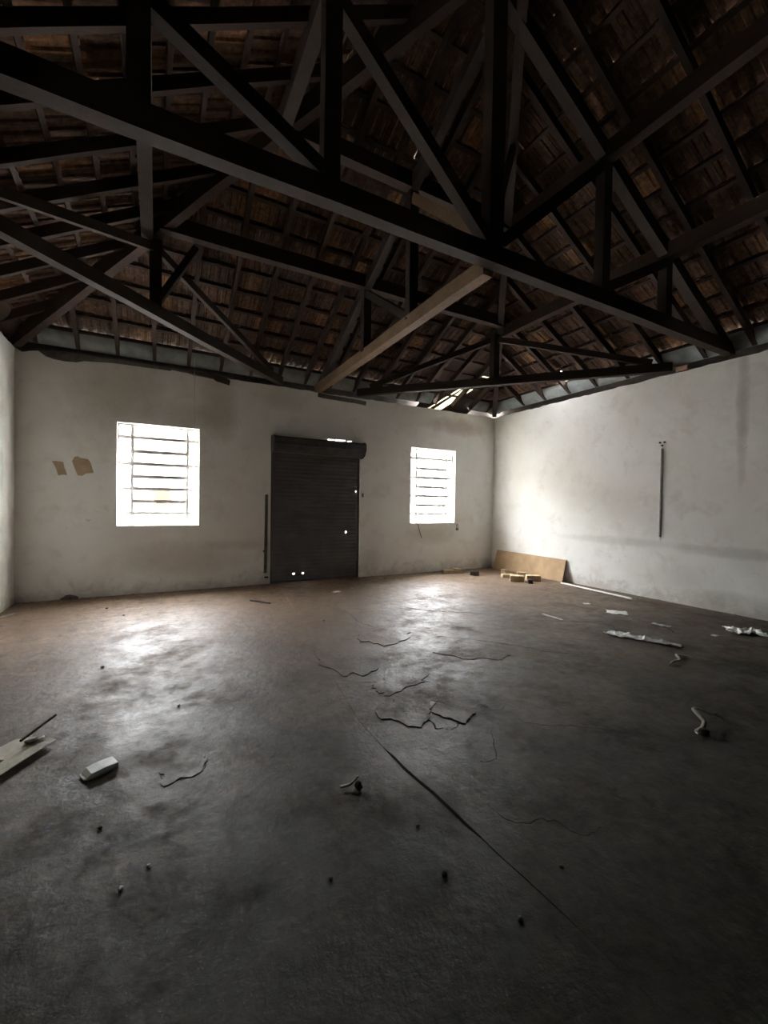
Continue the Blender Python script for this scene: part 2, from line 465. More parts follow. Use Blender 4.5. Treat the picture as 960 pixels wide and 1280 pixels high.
# ------------------------------------------------------------------ windows
def window(idx, W, label):
    x0, x1, z0, z1 = W; yf = D+.10
    root = empty('window_%d' % idx, ((x0+x1)/2, yf, z0)); struct(root, label, 'window')
    fw = .026
    def part(name, bm, mat):
        o = obj(name, bm, mat); return child_at(o, root)
    bm = bmesh.new()
    for a in ((x0, x0+fw, z0, z1), (x1-fw, x1, z0, z1), (x0+fw, x1-fw, z0, z0+fw), (x0+fw, x1-fw, z1-fw, z1)):
        box(bm, a[0], a[1], yf, yf+.05, a[2], a[3])
    part('window_frame', bm, M['bar'])
    w, h = x1-x0, z1-z0
    xa, xb = x0+.172*w, x0+.855*w
    zf = lambda f: z1-f*h
    full = (.126, .385, .63, .873); inner = (.263, .51, .755)
    for x in (xa, xb):
        bm = bmesh.new(); cbox(bm, x-.025, x+.025, yf+.004, yf+.03, z0+fw, z1-fw, .003); part('bar', bm, M['grille'])
    for f in full:
        bm = bmesh.new(); cbox(bm, x0+fw, x1-fw, yf+.006, yf+.026, zf(f)-.028, zf(f)+.028, .003); part('bar', bm, M['grille'])
    for f in inner:
        bm = bmesh.new(); cbox(bm, xa+.008, xb-.008, yf+.0, yf+.028, zf(f)-.030, zf(f)+.030, .003); part('bar', bm, M['grille'])
    for f in full[1:3]:
        bm = bmesh.new(); cbox(bm, xa+.008, xb-.008, yf-.006, yf+.006, zf(f)-.030, zf(f)+.030, .003); part('casement_rail', bm, M['grille'])
    for s in (xa+.008, xb-.008):
        bm = bmesh.new(); cbox(bm, s-.010, s+.010, yf-.004, yf+.004, zf(.755), zf(.263), .002); part('casement_stile', bm, M['grille'])
    # panes, one in each light
    fl = [0.016] + list(full) + [.984]; al = sorted([0.016, .984] + list(full) + list(inner))
    for xa0, xb0, rows in ((x0+fw, xa, fl), (xa, xb, al), (xb, x1-fw, fl)):
        for f0, f1 in zip(rows, rows[1:]):
            bm = bmesh.new()
            vs = [bm.verts.new(c) for c in ((xa0, yf+.036, zf(f0)), (xb0, yf+.036, zf(f0)), (xb0, yf+.036, zf(f1)), (xa0, yf+.036, zf(f1)))]
            bm.faces.new(vs); part('pane', bm, M['glass'])
    bm = bmesh.new(); cbox(bm, x0-.005, x1+.005, D+.0, D+.10, z0-.0, z0+.012, .003); part('window_sill', bm, M['bar'])
    return root
window(1, W1, 'barred white window beside the two brown paper scraps')
window(2, W2, 'barred white window between the shutter door and the corner')
# faded paper notice behind the glass of the left window
bm = bmesh.new()
xa, xb, za, zb = -.05, .235, 1.42, 1.72
pts = [(xa-.02, za), (xb, za+.005), (xb+.01, za+.13), (xb-.03, za+.15), (xb-.04, zb-.03), (xb-.09, zb), (xb-.14, zb+.03), (xa+.06, zb), (xa+.02, zb-.03), (xa, za+.06)]
f = [bm.verts.new((x, D+.139, z)) for x, z in pts]; g = [bm.verts.new((x, D+.141, z)) for x, z in pts]
bm.faces.new(f); bm.faces.new(g[::-1])
for i in range(len(pts)): bm.faces.new((f[i], f[(i+1)%len(pts)], g[(i+1)%len(pts)], g[i]))
tag(obj('paper_notice', bm, M['notice']), 'sun-faded orange-brown paper stuck on the left window glass', 'paper')

# ------------------------------------------------------------------ roller shutter door
door = empty('door_1', ((DR[0]+DR[1])/2, D, 0)); struct(door, 'dark steel roller shutter with a drum casing on top', 'door')
DX0, DX1 = DR[0]+.03, DR[1]-.03
SL = .074
def slat_profile(holes, z0):
    bm = bmesh.new()
    prof = [(.003, 0.0), (-.002, .010), (-.005, .026), (-.005, .048), (-.002, .064), (.003, .074)]
    cuts = sorted(set([DX0, DX1] + [c for h in holes for c in h[:2]]))
    front = [[bm.verts.new((x, D+.075+d, z0+z)) for d, z in prof] for x in cuts]
    bk = [[bm.verts.new((x, D+.078+d, z0+z)) for d, z in prof] for x in cuts]
    for i in range(len(cuts)-1):
        mx = (cuts[i]+cuts[i+1])/2
        for k in range(5):
            if any(h[0] < mx < h[1] and k in h[2] for h in holes): continue
            bm.faces.new((front[i][k], front[i+1][k], front[i+1][k+1], front[i][k+1]))
            bm.faces.new((bk[i][k], bk[i][k+1], bk[i+1][k+1], bk[i+1][k]))
    for i in (0, len(cuts)-1):
        for k in range(5): bm.faces.new((front[i][k], front[i][k+1], bk[i][k+1], bk[i][k]))
    return bm
holes = {1: [(2.32, 2.36, (2,)), (2.505, 2.54, (2,))], 11: [(3.41, 3.43, (4,))], 12: [(3.41, 3.435, (1,))], 23: [(3.625, 3.645, (2,))]}
plain = None
for k in range(34):
    z0 = .035 + SL*k
    if k in holes: o = obj('slat', slat_profile(holes[k], z0), M['steel'])
    elif plain is None:
        o = obj('slat', slat_profile([], 0.0), M['steel']); plain = o.data; o.location.z = z0
    else:
        o = link('slat', plain, None, Matrix.Translation((0, 0, z0)))
    child_at(o, door)
bm = bmesh.new(); cbox(bm, DX0, DX1, D+.055, D+.10, 0.0, .04, .005); child_at(obj('bottom_rail', bm, M['steel_box']), door)
for x in (DR[0], DR[1]-.045):
    bm = bmesh.new(); box(bm, x, x+.045, D+.045, D+.058, 0, 2.5); box(bm, x, x+.045, D+.095, D+.108, 0, 2.5); child_at(obj('guide_rail', bm, M['steel_box']), door)
# drum casing that juts into the room: octagonal section
bm = bmesh.new()
pr = [(.14, 2.742), (-.19, 2.742), (-.245, 2.70), (-.25, 2.60), (-.20, 2.50), (-.11, 2.455), (.03, 2.455), (.14, 2.50)]
sa = [[bm.verts.new((x, D+dy, z)) for dy, z in pr] for x in (DR[0]+.004, DR[1]-.004)]
for k in range(8): bm.faces.new((sa[0][k], sa[0][(k+1)%8], sa[1][(k+1)%8], sa[1][k]))
bm.faces.new(sa[0]); bm.faces.new(sa[1][::-1])
casing = child_at(obj('drum_casing', bm, M['steel_box']), door)
for x in (DR[0]-.006, DR[1]-.006):
    bm = bmesh.new()
    q = [(.0, 2.755), (-.20, 2.755), (-.262, 2.705), (-.268, 2.595), (-.21, 2.49), (-.11, 2.44), (.0, 2.44)]
    e = [[bm.verts.new((xx, D+dy, z)) for dy, z in q] for xx in (x, x+.012)]
    for k in range(7): bm.faces.new((e[0][k], e[0][(k+1)%7], e[1][(k+1)%7], e[1][k]))
    bm.faces.new(e[0]); bm.faces.new(e[1][::-1]); child_at(obj('end_plate', bm, M['steel_box']), door)
bm = bmesh.new(); cbox(bm, DR[0]+.02, DR[1]-.02, D-.262, D-.246, 2.585, 2.60, .003); child_at(obj('casing_seam', bm, M['steel_box']), door)

# ------------------------------------------------------------------ roof: trusses, purlins, hips
def zS(x, y):  # top of the common rafters
    return ZE + min(SS*(x-L), SS*(R-x), SF*(D-y))
ZB = 3.76       # underside of the tie beams
# main truss
t = empty('roof_truss', (CX, YT, ZB)); tag(t, 'big dark timber truss spanning the room overhead, nearest the viewer', 'truss')
def tp(name, A, B, w, h, mat='wood_frame', up=(0, 0, 1), root=None, seed=0):
    return child_at(tim(name, A, B, w, h, M[mat], None, up, seed=seed), root)
tp('tie_beam', (L-.10, YT, ZB+.085), (R+.03, YT, ZB+.085), .115, .17, root=t, seed=1)
PU = .27       # principal underside below the rafter plane
def pz(x): return ZE + min(SS*(x-L), SS*(R-x)) - PU
for sgn in (-1, 1):
    E0 = (CX+sgn*4.50, YT, ZE+SS*.07-PU+.085); E1 = (CX+sgn*.05, YT, RIDGE-SS*.05-PU+.085)
    tp('principal_rafter', E0, E1, .115, .16, root=t, seed=3+sgn)
tp('king_post', (CX, YT, ZB+.16), (CX, YT, RIDGE-PU-.02), .17, .12, up=(0, 1, 0), root=t)
for px in (1.62, 2.87):
    for sgn in (-1, 1):
        x = CX+sgn*px
        tp('post', (x, YT, ZB+.165), (x, YT, pz(x)+.03), .13, .11, up=(0, 1, 0), root=t, seed=int(px*9))
for sgn in (-1, 1):
    tp('strut', (CX+sgn*.07, YT, ZB+.22), (CX+sgn*1.56, YT, pz(CX+1.62)-.07), .10, .11, root=t, seed=11)
    tp('strut', (CX+sgn*1.68, YT, ZB+.22), (CX+sgn*2.81, YT, pz(CX+2.87)-.07), .10, .11, root=t, seed=12)
# half truss from the window wall to the king post
ht = empty('half_truss', (CX, 5.5, ZB)); tag(ht, 'tan timber half truss reaching from above the shutter door to the big truss', 'truss')
tp('tie_beam', (CX, D+.02, ZB-.01), (CX, YT+.06, ZB+.015), .12, .15, 'wood_tan', root=ht, seed=21)
def hz(y): return ZE + SF*(D-y) - PU - .03
tp('principal_rafter', (CX, D-.12, hz(D-.12)+.05), (CX, YT+.16, hz(YT+.16)+.05), .10, .14, root=ht, seed=22)
for y in (5.75, 4.47):
    tp('post', (CX, y, ZB+.04), (CX, y, hz(y)), .12, .10, up=(0, 1, 0), root=ht, seed=int(y*9))
tp('strut', (CX, 4.53, ZB+.09), (CX, 5.70, hz(5.75)-.07), .09, .10, root=ht, seed=24)
tp('strut', (CX, YT+.10, ZB+.34), (CX, 4.42, hz(4.47)-.10), .09, .11, 'wood_tan', root=ht, seed=25)
# corner trusses set diagonally
def corner(A, B, P, label, strut_to=None):
    A = Vector((*A, ZB)); B = Vector((*B, ZB)); P = Vector((*P, 0))
    r = empty('corner_truss', (P.x, P.y, ZB)); tag(r, label, 'truss', 'diagonal corner trusses')
    zb = Vector((0, 0, 1))
    off = (ZB-.04-ZB)
    tp('tie_beam', A+zb*.03, B+zb*.03, .11, .14, root=r, seed=31)
    top = zS(P.x, P.y)-.30
    tp('post', (P.x, P.y, ZB+.10), (P.x, P.y, top), .13, .12, up=(0, 1, 0), root=r, seed=32)
    for E in (A, B):
        d = (Vector((P.x, P.y, top-.12))-E)
        S = E + d*.10; S.z = ZB+.13
        tp('chord', S, Vector((P.x, P.y, top-.10)) - Vector((d.x, d.y, 0)).normalized()*.07, .06, .10, root=r, seed=33)
    if strut_to:
        tp('strut', (P.x, P.y, ZB+.14), strut_to, .07, .08, root=r, seed=35)
    return r
corner((2.02, D-.02), (L+.02, 4.06), (-.02, 5.87), 'diagonal timber truss across the corner above the left window', (.42, 5.80, zS(.42, 5.80)-.32))
corner((3.61, D-.02), (R-.02, 3.81), (5.44, 5.88), 'diagonal timber truss across the far right corner')
# the three tiled slopes; everything nailed to them is a part of them
ROOF = {}
for which, lab in (('far', 'tiled roof slope rising from the window wall'), ('right', 'tiled roof slope rising from the long bare wall'), ('left', 'tiled roof slope rising from the narrow wall at left')):
    ROOF[which] = struct(empty('ceiling_'+which), lab, 'roof')
# hips
apex = Vector((CX, D-(RIDGE-ZE)/SF, RIDGE))
for cx, sgn, lab in ((L, 1, 'thick dark hip rafter rising from the corner above the left window'), (R, -1, 'thick dark hip rafter rising from the corner by the fibreboard sheet')):
    r = None
    A = Vector((cx, D, ZE)); dz = Vector((0, 0, -.17))
    r = tim('hip_rafter', A.lerp(apex, .004)+dz, apex+dz+(A-apex)*.01, .10, .20, M['wood_dark'], ROOF['far'], seed=41)
    r['label'] = lab
    q = A.lerp(apex, .80)
    tim('hip_strut', (CX-sgn*.10, YT+.12, ZB+.42), q+Vector((0, 0, -.30)), .06, .07, M['wood_frame'], r, seed=43)
# purlins
def purl(A, B, label, mat='wood_dark', which='far'):
    tim('purlin', A, B, .12, .19, M[mat], ROOF[which], seed=int(abs(A[0]*70+A[1]*30)))['label'] = label
def hipx(y): return (SF*(D-y))/SS
for y, lab in ((5.75, 'lower dark purlin over the window wall slope'), (4.47, 'upper dark purlin over the window wall slope')):
    z = ZE+SF*(D-y)-.09-.10; e = hipx(y)
    purl((L+e-.05, y, z), (R-e+.05, y, z), lab)
for px, which in ((2.87, 'lower'), (1.62, 'upper')):
    for sgn, side in ((1, 'over the long bare wall'), (-1, 'over the narrow wall at left')):
        x = CX+sgn*px; z = ZE+SS*((R-L)/2-px)-.09-.10
        purl((x, BK, z), (x, D-SS*((R-L)/2-px)/SF+.05, z), which+' purlin of the tiled slope '+side, 'wood_frame' if sgn < 0 else 'wood_dark', 'right' if sgn > 0 else 'left')
tim('ridge_beam', (CX, BK, RIDGE-.20), (CX, apex.y, RIDGE-.20), .10, .18, M['wood_dark'], ROOF['right'])

# ------------------------------------------------------------------ roof slopes: rafters, battens, tiles
TW, GA, TL = .236, .34, .405
def tile_bm(bm, mw=Matrix()):
    prof = [(0, .0), (.018, -.002), (.028, .016), (.072, .016), (.082, .001), (.108, -.003), (.134, .001), (.144, .016), (.196, .016), (.210, .004), (.246, .006)]
    def n0(v): return .062 - .034*(v/TL)
    rows = []
    for v in (0, TL):
        rows.append([bm.verts.new(mw @ Vector((u, v, n0(v)+h))) for u, h in prof])
    for k in range(len(prof)-1):
        bm.faces.new((rows[0][k], rows[1][k], rows[1][k+1], rows[0][k+1]))
    tops = [[bm.verts.new(mw @ Vector((u, v, n0(v)+.030))) for u in (0, .246)] for v in (0, TL)]
    bm.faces.new((tops[0][0], tops[0][1], tops[1][1], tops[1][0]))
    bm.faces.new([*rows[0], tops[0][1], tops[0][0]]); bm.faces.new([*rows[1][::-1], tops[1][0], tops[1][1]])
    bm.faces.new((rows[0][0], tops[0][0], tops[1][0], rows[1][0])); bm.faces.new((rows[0][-1], rows[1][-1], tops[1][1], tops[0][1]))
    # hook behind the batten
    a = [mw @ Vector(c) for c in ((.10, TL-.004, .004), (.15, TL-.004, .004), (.15, TL-.018, .004), (.10, TL-.018, .004), (.10, TL-.004, .034), (.15, TL-.004, .034), (.15, TL-.018, .034), (.10, TL-.018, .034))]
    q = [bm.verts.new(c) for c in a]
    for f in ((0,1,2,3),(0,4,5,1),(1,5,6,2),(2,6,7,3),(3,7,4,0)): bm.faces.new([q[i] for i in f])
_b = bmesh.new(); tile_bm(_b); _o = obj('tile_master', _b, M['tile']); TILE = _o.data; TILE.name = 'tile'
bpy.data.objects.remove(_o)

def proj(P):
    d = Vector(P)-Vector((0, 0, EYE)); z = d.dot(fwd)
    if z < .05: return None
    return (480+F_PX*d.dot(cr)/z, 640-F_PX*d.dot(cu)/z, z)

SLOPES = {
    'far':   (Vector((0, D, ZE)), Vector((-1, 0, 0)), Vector((0, -1, SF)).normalized(), -(R+.14), -(L-.14), math.hypot(1, SF)),
    'right': (Vector((R, 0, ZE)), Vector((0, 1, 0)), Vector((-1, 0, SS)).normalized(), BK, D+.14, math.hypot(1, SS)),
    'left':  (Vector((L, 0, ZE)), Vector((0, -1, 0)), Vector((1, 0, SS)).normalized(), -(D+.14), -BK, math.hypot(1, SS)),
}
V0 = .095            # tail of the lowest course
PATCH = (5.42, 6.62)  # x range of the added sheets and strips on the far slope
nudge = {('far', 2.69, 2.06): .016, ('far', 2.55, 4.19): .014, ('far', 5.60, 1.88): .022, ('far', 5.05, 2.32): .020}
def zside(which, P):
    fa, ri, le = ZE+SF*(D-P.y), ZE+SS*(R-P.x), ZE+SS*(P.x-L)
    own = {'far': fa, 'right': ri, 'left': le}[which]
    others = [z for k, z in (('far', fa), ('right', ri), ('left', le)) if k != which]
    return own-min(others)
for which, (O, eu, ev, u0, u1, k) in SLOPES.items():
    en = eu.cross(ev); rnd = random.Random(len(which)*13)
    root = ROOF[which]
    base = Matrix(((eu.x, ev.x, en.x, 0), (eu.y, ev.y, en.y, 0), (eu.z, ev.z, en.z, 0), (0, 0, 0, 1)))
    full_v = (RIDGE-ZE)/ (SF if which == 'far' else SS) * k
    cand = []; row = 0
    while V0+GA*row < full_v+.1:
        v = V0+GA*row; u = u0+rnd.uniform(-.01, .01)
        while u < u1:
            C = O + eu*(u+.12) + ev*(v+.2)
            if zside(which, C) < .17:
                skip = False
                if which == 'far':
                    if row <= 2 and PATCH[0] < C.x < PATCH[1]: skip = True
                    if row <= 0 and C.x > 7.2: skip = True
                if which == 'right' and ((row == 0 and C.y > 7.68) or (row == 0 and 5.60 < C.y < 5.83)): skip = True
                if not skip:
                    du, dr = rnd.uniform(-.004, .004), rnd.uniform(-.010, .010)
                    for (w_, x_, v_), s_ in nudge.items():
                        if w_ == which and abs(C.x-x_) < .12 and abs(v+.2-v_) < .17: du += s_; dr += .03
                    mw = Matrix.Translation(O + eu*(u+du) + ev*(v+rnd.uniform(-.006, .006)) + en*rnd.uniform(0, .004)) @ base @ Matrix.Rotation(dr, 4, 'Z')
                    p0, p1, p2 = proj(C), proj(C+eu*.236), proj(C+ev*.34)
                    area = 0
                    if p0 and p1 and p2 and -15 < p0[0] < 975 and -15 < p0[1] < 600:
                        area = abs((p1[0]-p0[0])*(p2[1]-p0[1])-(p1[1]-p0[1])*(p2[0]-p0[0]))
                    cand.append((area, len(cand), mw))
            u += TW
        row += 1
    cand.sort(key=lambda c: (-c[0], c[1]))
    bmr = bmesh.new()
    for i, (area, _, mw) in enumerate(cand):
        if i < 300 and area > 0: link('tile', TILE, root, mw)
        else: tile_bm(bmr, mw)
    o = obj('tile_field', bmr, M['tile'], root); o['kind'] = 'stuff'
    # battens
    row = 0
    while V0+GA*row+.37 < full_v:
        v = V0+GA*row+.372; z = ZE + (v/k)*(SF if which == 'far' else SS)
        dz = z-ZE
        if which == 'far': ua, ub = -(R-dz/SS), -(L+dz/SS)
        elif which == 'right': ua, ub = BK, min(D-dz/SF, D)
        else: ua, ub = -(D-dz/SF), -BK
        if ub-ua > .1:
            A = O+eu*ua+ev*v+en*.013; B = O+eu*ub+ev*v+en*.013
            tim('batten', A, B, .045, .026, M['wood_dark'], root, up=en, wob=.002, seed=row)
        row += 1
    # an extra batten carries the tails of the lowest course
    ua, ub = {'far': (-R-.1, -L+.1), 'right': (BK, D+.1), 'left': (-D-.1, -BK)}[which]
    tim('eaves_board', O+eu*ua+ev*(V0+.035)+en*.028, O+eu*ub+ev*(V0+.035)+en*.028, .05, .045, M['wood_dark'], root, up=en, wob=.003)
    # common rafters
    if which == 'far': pos = [-(-1.06+.51*i) for i in range(-1, 17) if L+.1 < -1.06+.51*i < R-.1]
    elif which == 'right': pos = [6.95-.6*i for i in range(0, 40) if 6.95-.6*i > BK]
    else: pos = [-(7.3-.55*i) for i in range(0, 40) if 7.3-.55*i > BK]
    for i, u in enumerate(pos):
        P = O+eu*u
        if which == 'far': reach = min(SS*(P.x-L), SS*(R-P.x), RIDGE-ZE)/SF*k
        else: reach = min(SF*(D-P.y), RIDGE-ZE)/SS*k
        j = eu*rnd.uniform(-.02, .02)
        tim('rafter', P+ev*(-.09)+en*-.056, P+j+ev*reach+en*-.056, .055, .11, M['wood_dark'], root, up=en, wob=.004, seed=i)

    if which == 'far':
        # dark sheets added to keep the sky out around two cream translucent strips
        va, vb, vt = -.418, V0+3*GA+.09, .86
        def W(x, v, n): return O + eu*(-x) + ev*v + en*n
        def quad(name, pts, n, mat, th=.006):
            b2 = bmesh.new(); lo = [b2.verts.new(W(x, v, n)) for x, v in pts]; hi = [b2.verts.new(W(x, v, n+th)) for x, v in pts]
            b2.faces.new(lo); b2.faces.new(hi[::-1]); m_ = len(pts)
            for i in range(m_): b2.faces.new((lo[i], lo[(i+1)%m_], hi[(i+1)%m_], hi[i]))
            return obj(name, b2, mat, root)
        cx_ = lambda x0, x1, v: x0+(x1-x0)*(v+.35)/1.15
        t0 = lambda v: cx_(5.62, 6.20, v); t1 = lambda v: cx_(5.68, 6.25, v)
        k0 = lambda v: cx_(5.80, 6.26, v); k1 = lambda v: cx_(6.00, 6.50, v)
        quad('sky_block_sheet', [(PATCH[0]-.14, va), (t0(va), va), (t0(vt), vt), (PATCH[0]-.14, vt)], .03, M['wood_dark'])
        quad('sky_block_sheet', [(t1(va), va), (k0(va), va), (k0(vt), vt), (t1(vt), vt)], .03, M['wood_dark'])
        quad('sky_block_sheet', [(k1(va), va), (PATCH[1]+.16, va), (PATCH[1]+.16, vt), (k1(vt), vt)], .03, M['wood_dark'])
        quad('sky_block_sheet', [(PATCH[0]-.14, vt), (PATCH[1]+.16, vt), (PATCH[1]+.16, vb), (PATCH[0]-.14, vb)], .03, M['wood_dark'])
        quad('translucent_strip', [(t0(va), va), (t1(va), va), (t1(vt), vt), (t0(vt), vt)], .036, M['fibreglass'], .002)
        quad('translucent_strip', [(k0(va), va), (k1(va), va), (k1(vt), vt), (k0(vt), vt)], .036, M['fibreglass'], .002)

# ------------------------------------------------------------------ things on the walls
def blob(bm, c, r, sc=(1, 1, 1), amp=.25, seed=0, sub=2):
    g = bmesh.ops.create_icosphere(bm, subdivisions=sub, radius=1)
    for v in g['verts']:
        d = 1+amp*noise.noise(v.co*1.7+Vector((seed*3.1, 0, 0)))
        v.co = Vector(c)+Vector((v.co.x*r*sc[0]*d, v.co.y*r*sc[1]*d, v.co.z*r*sc[2]*d))

def wall_plate(name, pts, y, th, mat):
    """irregular thin plate on the far wall (x, z outline) with its own thickness"""
    bm = bmesh.new(); n = len(pts)
    f = [bm.verts.new((x, y-th, z)) for x, z in pts]; g = [bm.verts.new((x, y, z)) for x, z in pts]
    bm.faces.new(f); bm.faces.new(g[::-1])
    for i in range(n): bm.faces.new((f[i], f[(i+1)%n], g[(i+1)%n], g[i]))
    return obj(name, bm, mat)
tag(wall_plate('paper_scrap', [(-1.375, 2.085), (-1.33, 2.09), (-1.24, 2.08), (-1.225, 2.0), (-1.19, 1.885), (-1.235, 1.89), (-1.30, 1.875), (-1.325, 1.98)], D-.001, .004, M['brown_paper']), 'small torn brown paper scrap on the window wall', 'paper')
tag(wall_plate('paper_scrap', [(-1.13, 2.10), (-1.10, 2.165), (-1.06, 2.18), (-1.035, 2.155), (-.93, 2.14), (-.90, 2.09), (-.865, 1.96), (-.86, 1.935), (-.96, 1.92), (-1.0, 1.885), (-1.06, 1.885), (-1.10, 2.0)], D-.001, .004, M['brown_paper']), 'larger torn brown paper scrap left of the barred window', 'paper')
# pale wire hanging beside the window
bm = bmesh.new(); tube(bm, [(.545, D-.17, 3.93), (.552, D-.08, 3.4), (.558, D-.012, 2.80), (.56, D-.008, 2.76)], .0045, 5)
tag(obj('hanging_wire', bm, M['wire']), 'thin pale wire hanging from the roof to the left window', 'wire')
# grey channel beside the shutter
r = empty('metal_channel', (1.79, D, .2)); tag(r, 'long grey upright metal channel on the wall left of the shutter', 'channel')
bm = bmesh.new()
for a in ((1.765, 1.772, D-.03, D-.001), (1.808, 1.815, D-.03, D-.001), (1.772, 1.808, D-.008, D-.001)):
    vs = box(bm, a[0], a[1], a[2], a[3], .21, 1.665)
    for v in vs:
        if v.co.z < 1: v.co.x -= .012
child_at(obj('profile', bm, M['strip']), r)
for z in (.62, 1.05):
    bm = bmesh.new(); tube(bm, [(1.785, D-.009, z), (1.785, D-.016, z)], .008, 8); child_at(obj('screw', bm, M['stick']), r)
bm = bmesh.new(); tube(bm, [(1.745, D-.001, .62), (1.745, D-.03, .62)], .014, 8)
tag(obj('wall_bolt', bm, M['stick']), 'small dark bolt in the wall left of the grey channel', 'bolt')
bm = bmesh.new(); cbox(bm, 1.765, 1.835, D-.018, D-.001, .115, .145, .004)
tag(obj('floor_latch', bm, M['stick']), 'small dark latch plate low beside the shutter', 'latch')
bm = bmesh.new(); cbox(bm, 3.735, 3.775, D-.02, D-.001, 1.66, 1.74, .004)
tag(obj('shutter_keeper', bm, M['strip']), 'tiny grey keeper plate on the wall right of the shutter', 'latch')
# padlock-like catch right of the second window
r = empty('window_catch', (6.225, D, .95)); tag(r, 'small grey metal catch hanging right of the second window', 'catch')
bm = bmesh.new(); cbox(bm, 6.19, 6.26, D-.028, D-.002, .935, .985, .006); child_at(obj('body', bm, M['strip']), r)
bm = bmesh.new(); tube(bm, smooth_path([(6.205, D-.014, .98), (6.205, D-.014, 1.05), (6.225, D-.014, 1.085), (6.245, D-.014, 1.05), (6.245, D-.014, .98)], 5), .007, 6); child_at(obj('shackle', bm, M['strip']), r)
# cord below the second window
bm = bmesh.new(); tube(bm, smooth_path([(5.06, D+.06, 1.22), (5.09, D+.02, 1.125), (5.125, D-.012, 1.08), (5.16, D-.012, .97), (5.20, D-.012, .86), (5.235, D-.010, .775)], 5), .006, 5)
tag(obj('cord', bm, M['stick']), 'thin dark cord dangling from the sill of the second window', 'cord')
# dark timber pieces bedded in the top of the far wall
bm = bmesh.new(); timber(bm, (2.76, D-.012, 3.625), (3.79, D-.012, 3.600), .05, .075, wob=.008, step=.18)
tag(obj('lintel_piece', bm, M['raw_mortar']), 'dark rotten timber bedded in the wall above the shutter', 'timber')
bm = bmesh.new(); pts = [(.42, 3.70), (.70, 3.66), (.86, 3.645), (.90, 3.615), (1.12, 3.575), (1.135, 3.655), (1.05, 3.70), (.8, 3.735)]
tag(wall_plate('broken_board', pts, D-.002, .03, M['wood_dark']), 'broken dark board sticking out above the left window', 'board')
pts = [(-1.46, 3.71), (-1.43, 3.625), (-1.36, 3.60), (-1.22, 3.59), (-1.08, 3.60), (-.98, 3.635), (-.6, 3.67), (0.2, 3.68), (.2, 3.73), (-1.46, 3.73)]
tag(wall_plate('bare_mortar_patch', pts, D+.004, .006, M['raw_mortar']), 'bare dark mortar showing along the top left of the window wall', 'mortar')
# long groove/channel on the right wall
r = empty('wall_conduit', (R, 3.93, 1.0)); tag(r, 'thin dark upright conduit fixed on the long bare wall', 'conduit')
bm = bmesh.new(); cbox(bm, R-.022, R-.001, 3.915, 3.943, 1.04, 2.50, .004)
child_at(obj('profile', bm, M['strip']), r)
for y, z in ((3.965, 2.60), (3.895, 2.60), (3.93, 2.55)):
    bm = bmesh.new(); tube(bm, [(R-.001, y, z), (R-.018, y, z)], .016, 8); child_at(obj('fixing_hole_plug', bm, M['stick']), r)
bm = bmesh.new(); cbox(bm, R-.012, R-.001, 3.92, 3.945, .985, 1.03, .003); child_at(obj('end_cap', bm, M['pipe']), r)
# brick left on the wall top next to the truss end
bm = bmesh.new(); cbox(bm, R+.02, R+.13, 3.60, 3.78, H+.02, H+.105, .01)
tag(obj('loose_brick', bm, M['brick']), 'pinkish loose brick on the wall top beside the truss end', 'brick')
bm = bmesh.new(); blob(bm, (6.02, 7.10, ZE+SF*(D-7.10)-.13), .075, (1, 1, 1.1), .3, 4)  # dark irregular ball just under the tiles
tag(obj('dark_clump', bm, M['stick'], smooth=True), 'dark round clump under the tiles next to the bright strips', 'roof_clump')

# ------------------------------------------------------------------ things on the floor
# fibreboard sheet leaning on the right wall
bm = bmesh.new()
A0, A1 = Vector((R-.125, 7.70, .004)), Vector((R-.135, 5.70, .004))
B0, B1 = Vector((R-.018, 7.66, .452)), Vector((R-.018, 5.71, .446))
n = Vector((-.95, 0, .28))*.012
vs = []
N_ = 10
for i in range(N_+1):
    f_ = i/N_; bow = Vector((-.012*math.sin(math.pi*f_), 0, 0))
    a = A0.lerp(A1, f_); b = B0.lerp(B1, f_)
    vs.append([bm.verts.new(p) for p in (a+bow, b+bow*.3, b+bow*.3+n, a+bow+n)])
for i in range(N_):
    for k in range(4): bm.faces.new((vs[i][k], vs[i][(k+1)%4], vs[i+1][(k+1)%4], vs[i+1][k]))
bm.faces.new(vs[0]); bm.faces.new(vs[-1][::-1])
tag(obj('fibreboard_sheet', bm, M['cardboard']), 'long tan fibreboard sheet leaning on the wall by the far corner', 'board')

def block(loc, size, rz, mat, label, name='wood_block', cat='block', group=None, tilt=0):
    bm = bmesh.new(); cbox(bm, -size[0]/2, size[0]/2, -size[1]/2, size[1]/2, 0, size[2], .006)
    for v in bm.verts: v.co += Vector((noise.noise(v.co*9+Vector(loc)), noise.noise(v.co*9+Vector((5, 0, 0))), 0))*.006
    o = obj(name, bm, M[mat]); o.location = loc; o.rotation_euler = (tilt, 0, rz)
    return tag(o, label, cat, group)
G = 'wood blocks before the fibreboard sheet'
block((6.93, 7.05, 0), (.13, .11, .09), .3, 'block', 'small pale wood block against the foot of the fibreboard', group=G)
block((6.60, 6.62, 0), (.24, .15, .07), -.5, 'block', 'flat pale wood block at the left of the little pile', group=G)
block((6.80, 6.40, 0), (.20, .10, .13), -.75, 'block', 'upright pale wood block at the back of the little pile', group=G)
block((6.42, 6.17, 0), (.27, .16, .12), -.75, 'block', 'thick pale wood block at the front of the little pile', group=G)
block((6.80, 6.10, 0), (.28, .15, .11), -.60, 'block', 'pale wood block at the right of the little pile', group=G)
block((6.50, 5.90, 0), (.09, .10, .075), -.65, 'block_dark', 'burnt dark lump touching the front wood block', 'burnt_lump', 'block')
r_ = block((5.83, 7.62, 0), (.36, .15, .065), -.25, 'block', 'pale wood block below the second window')
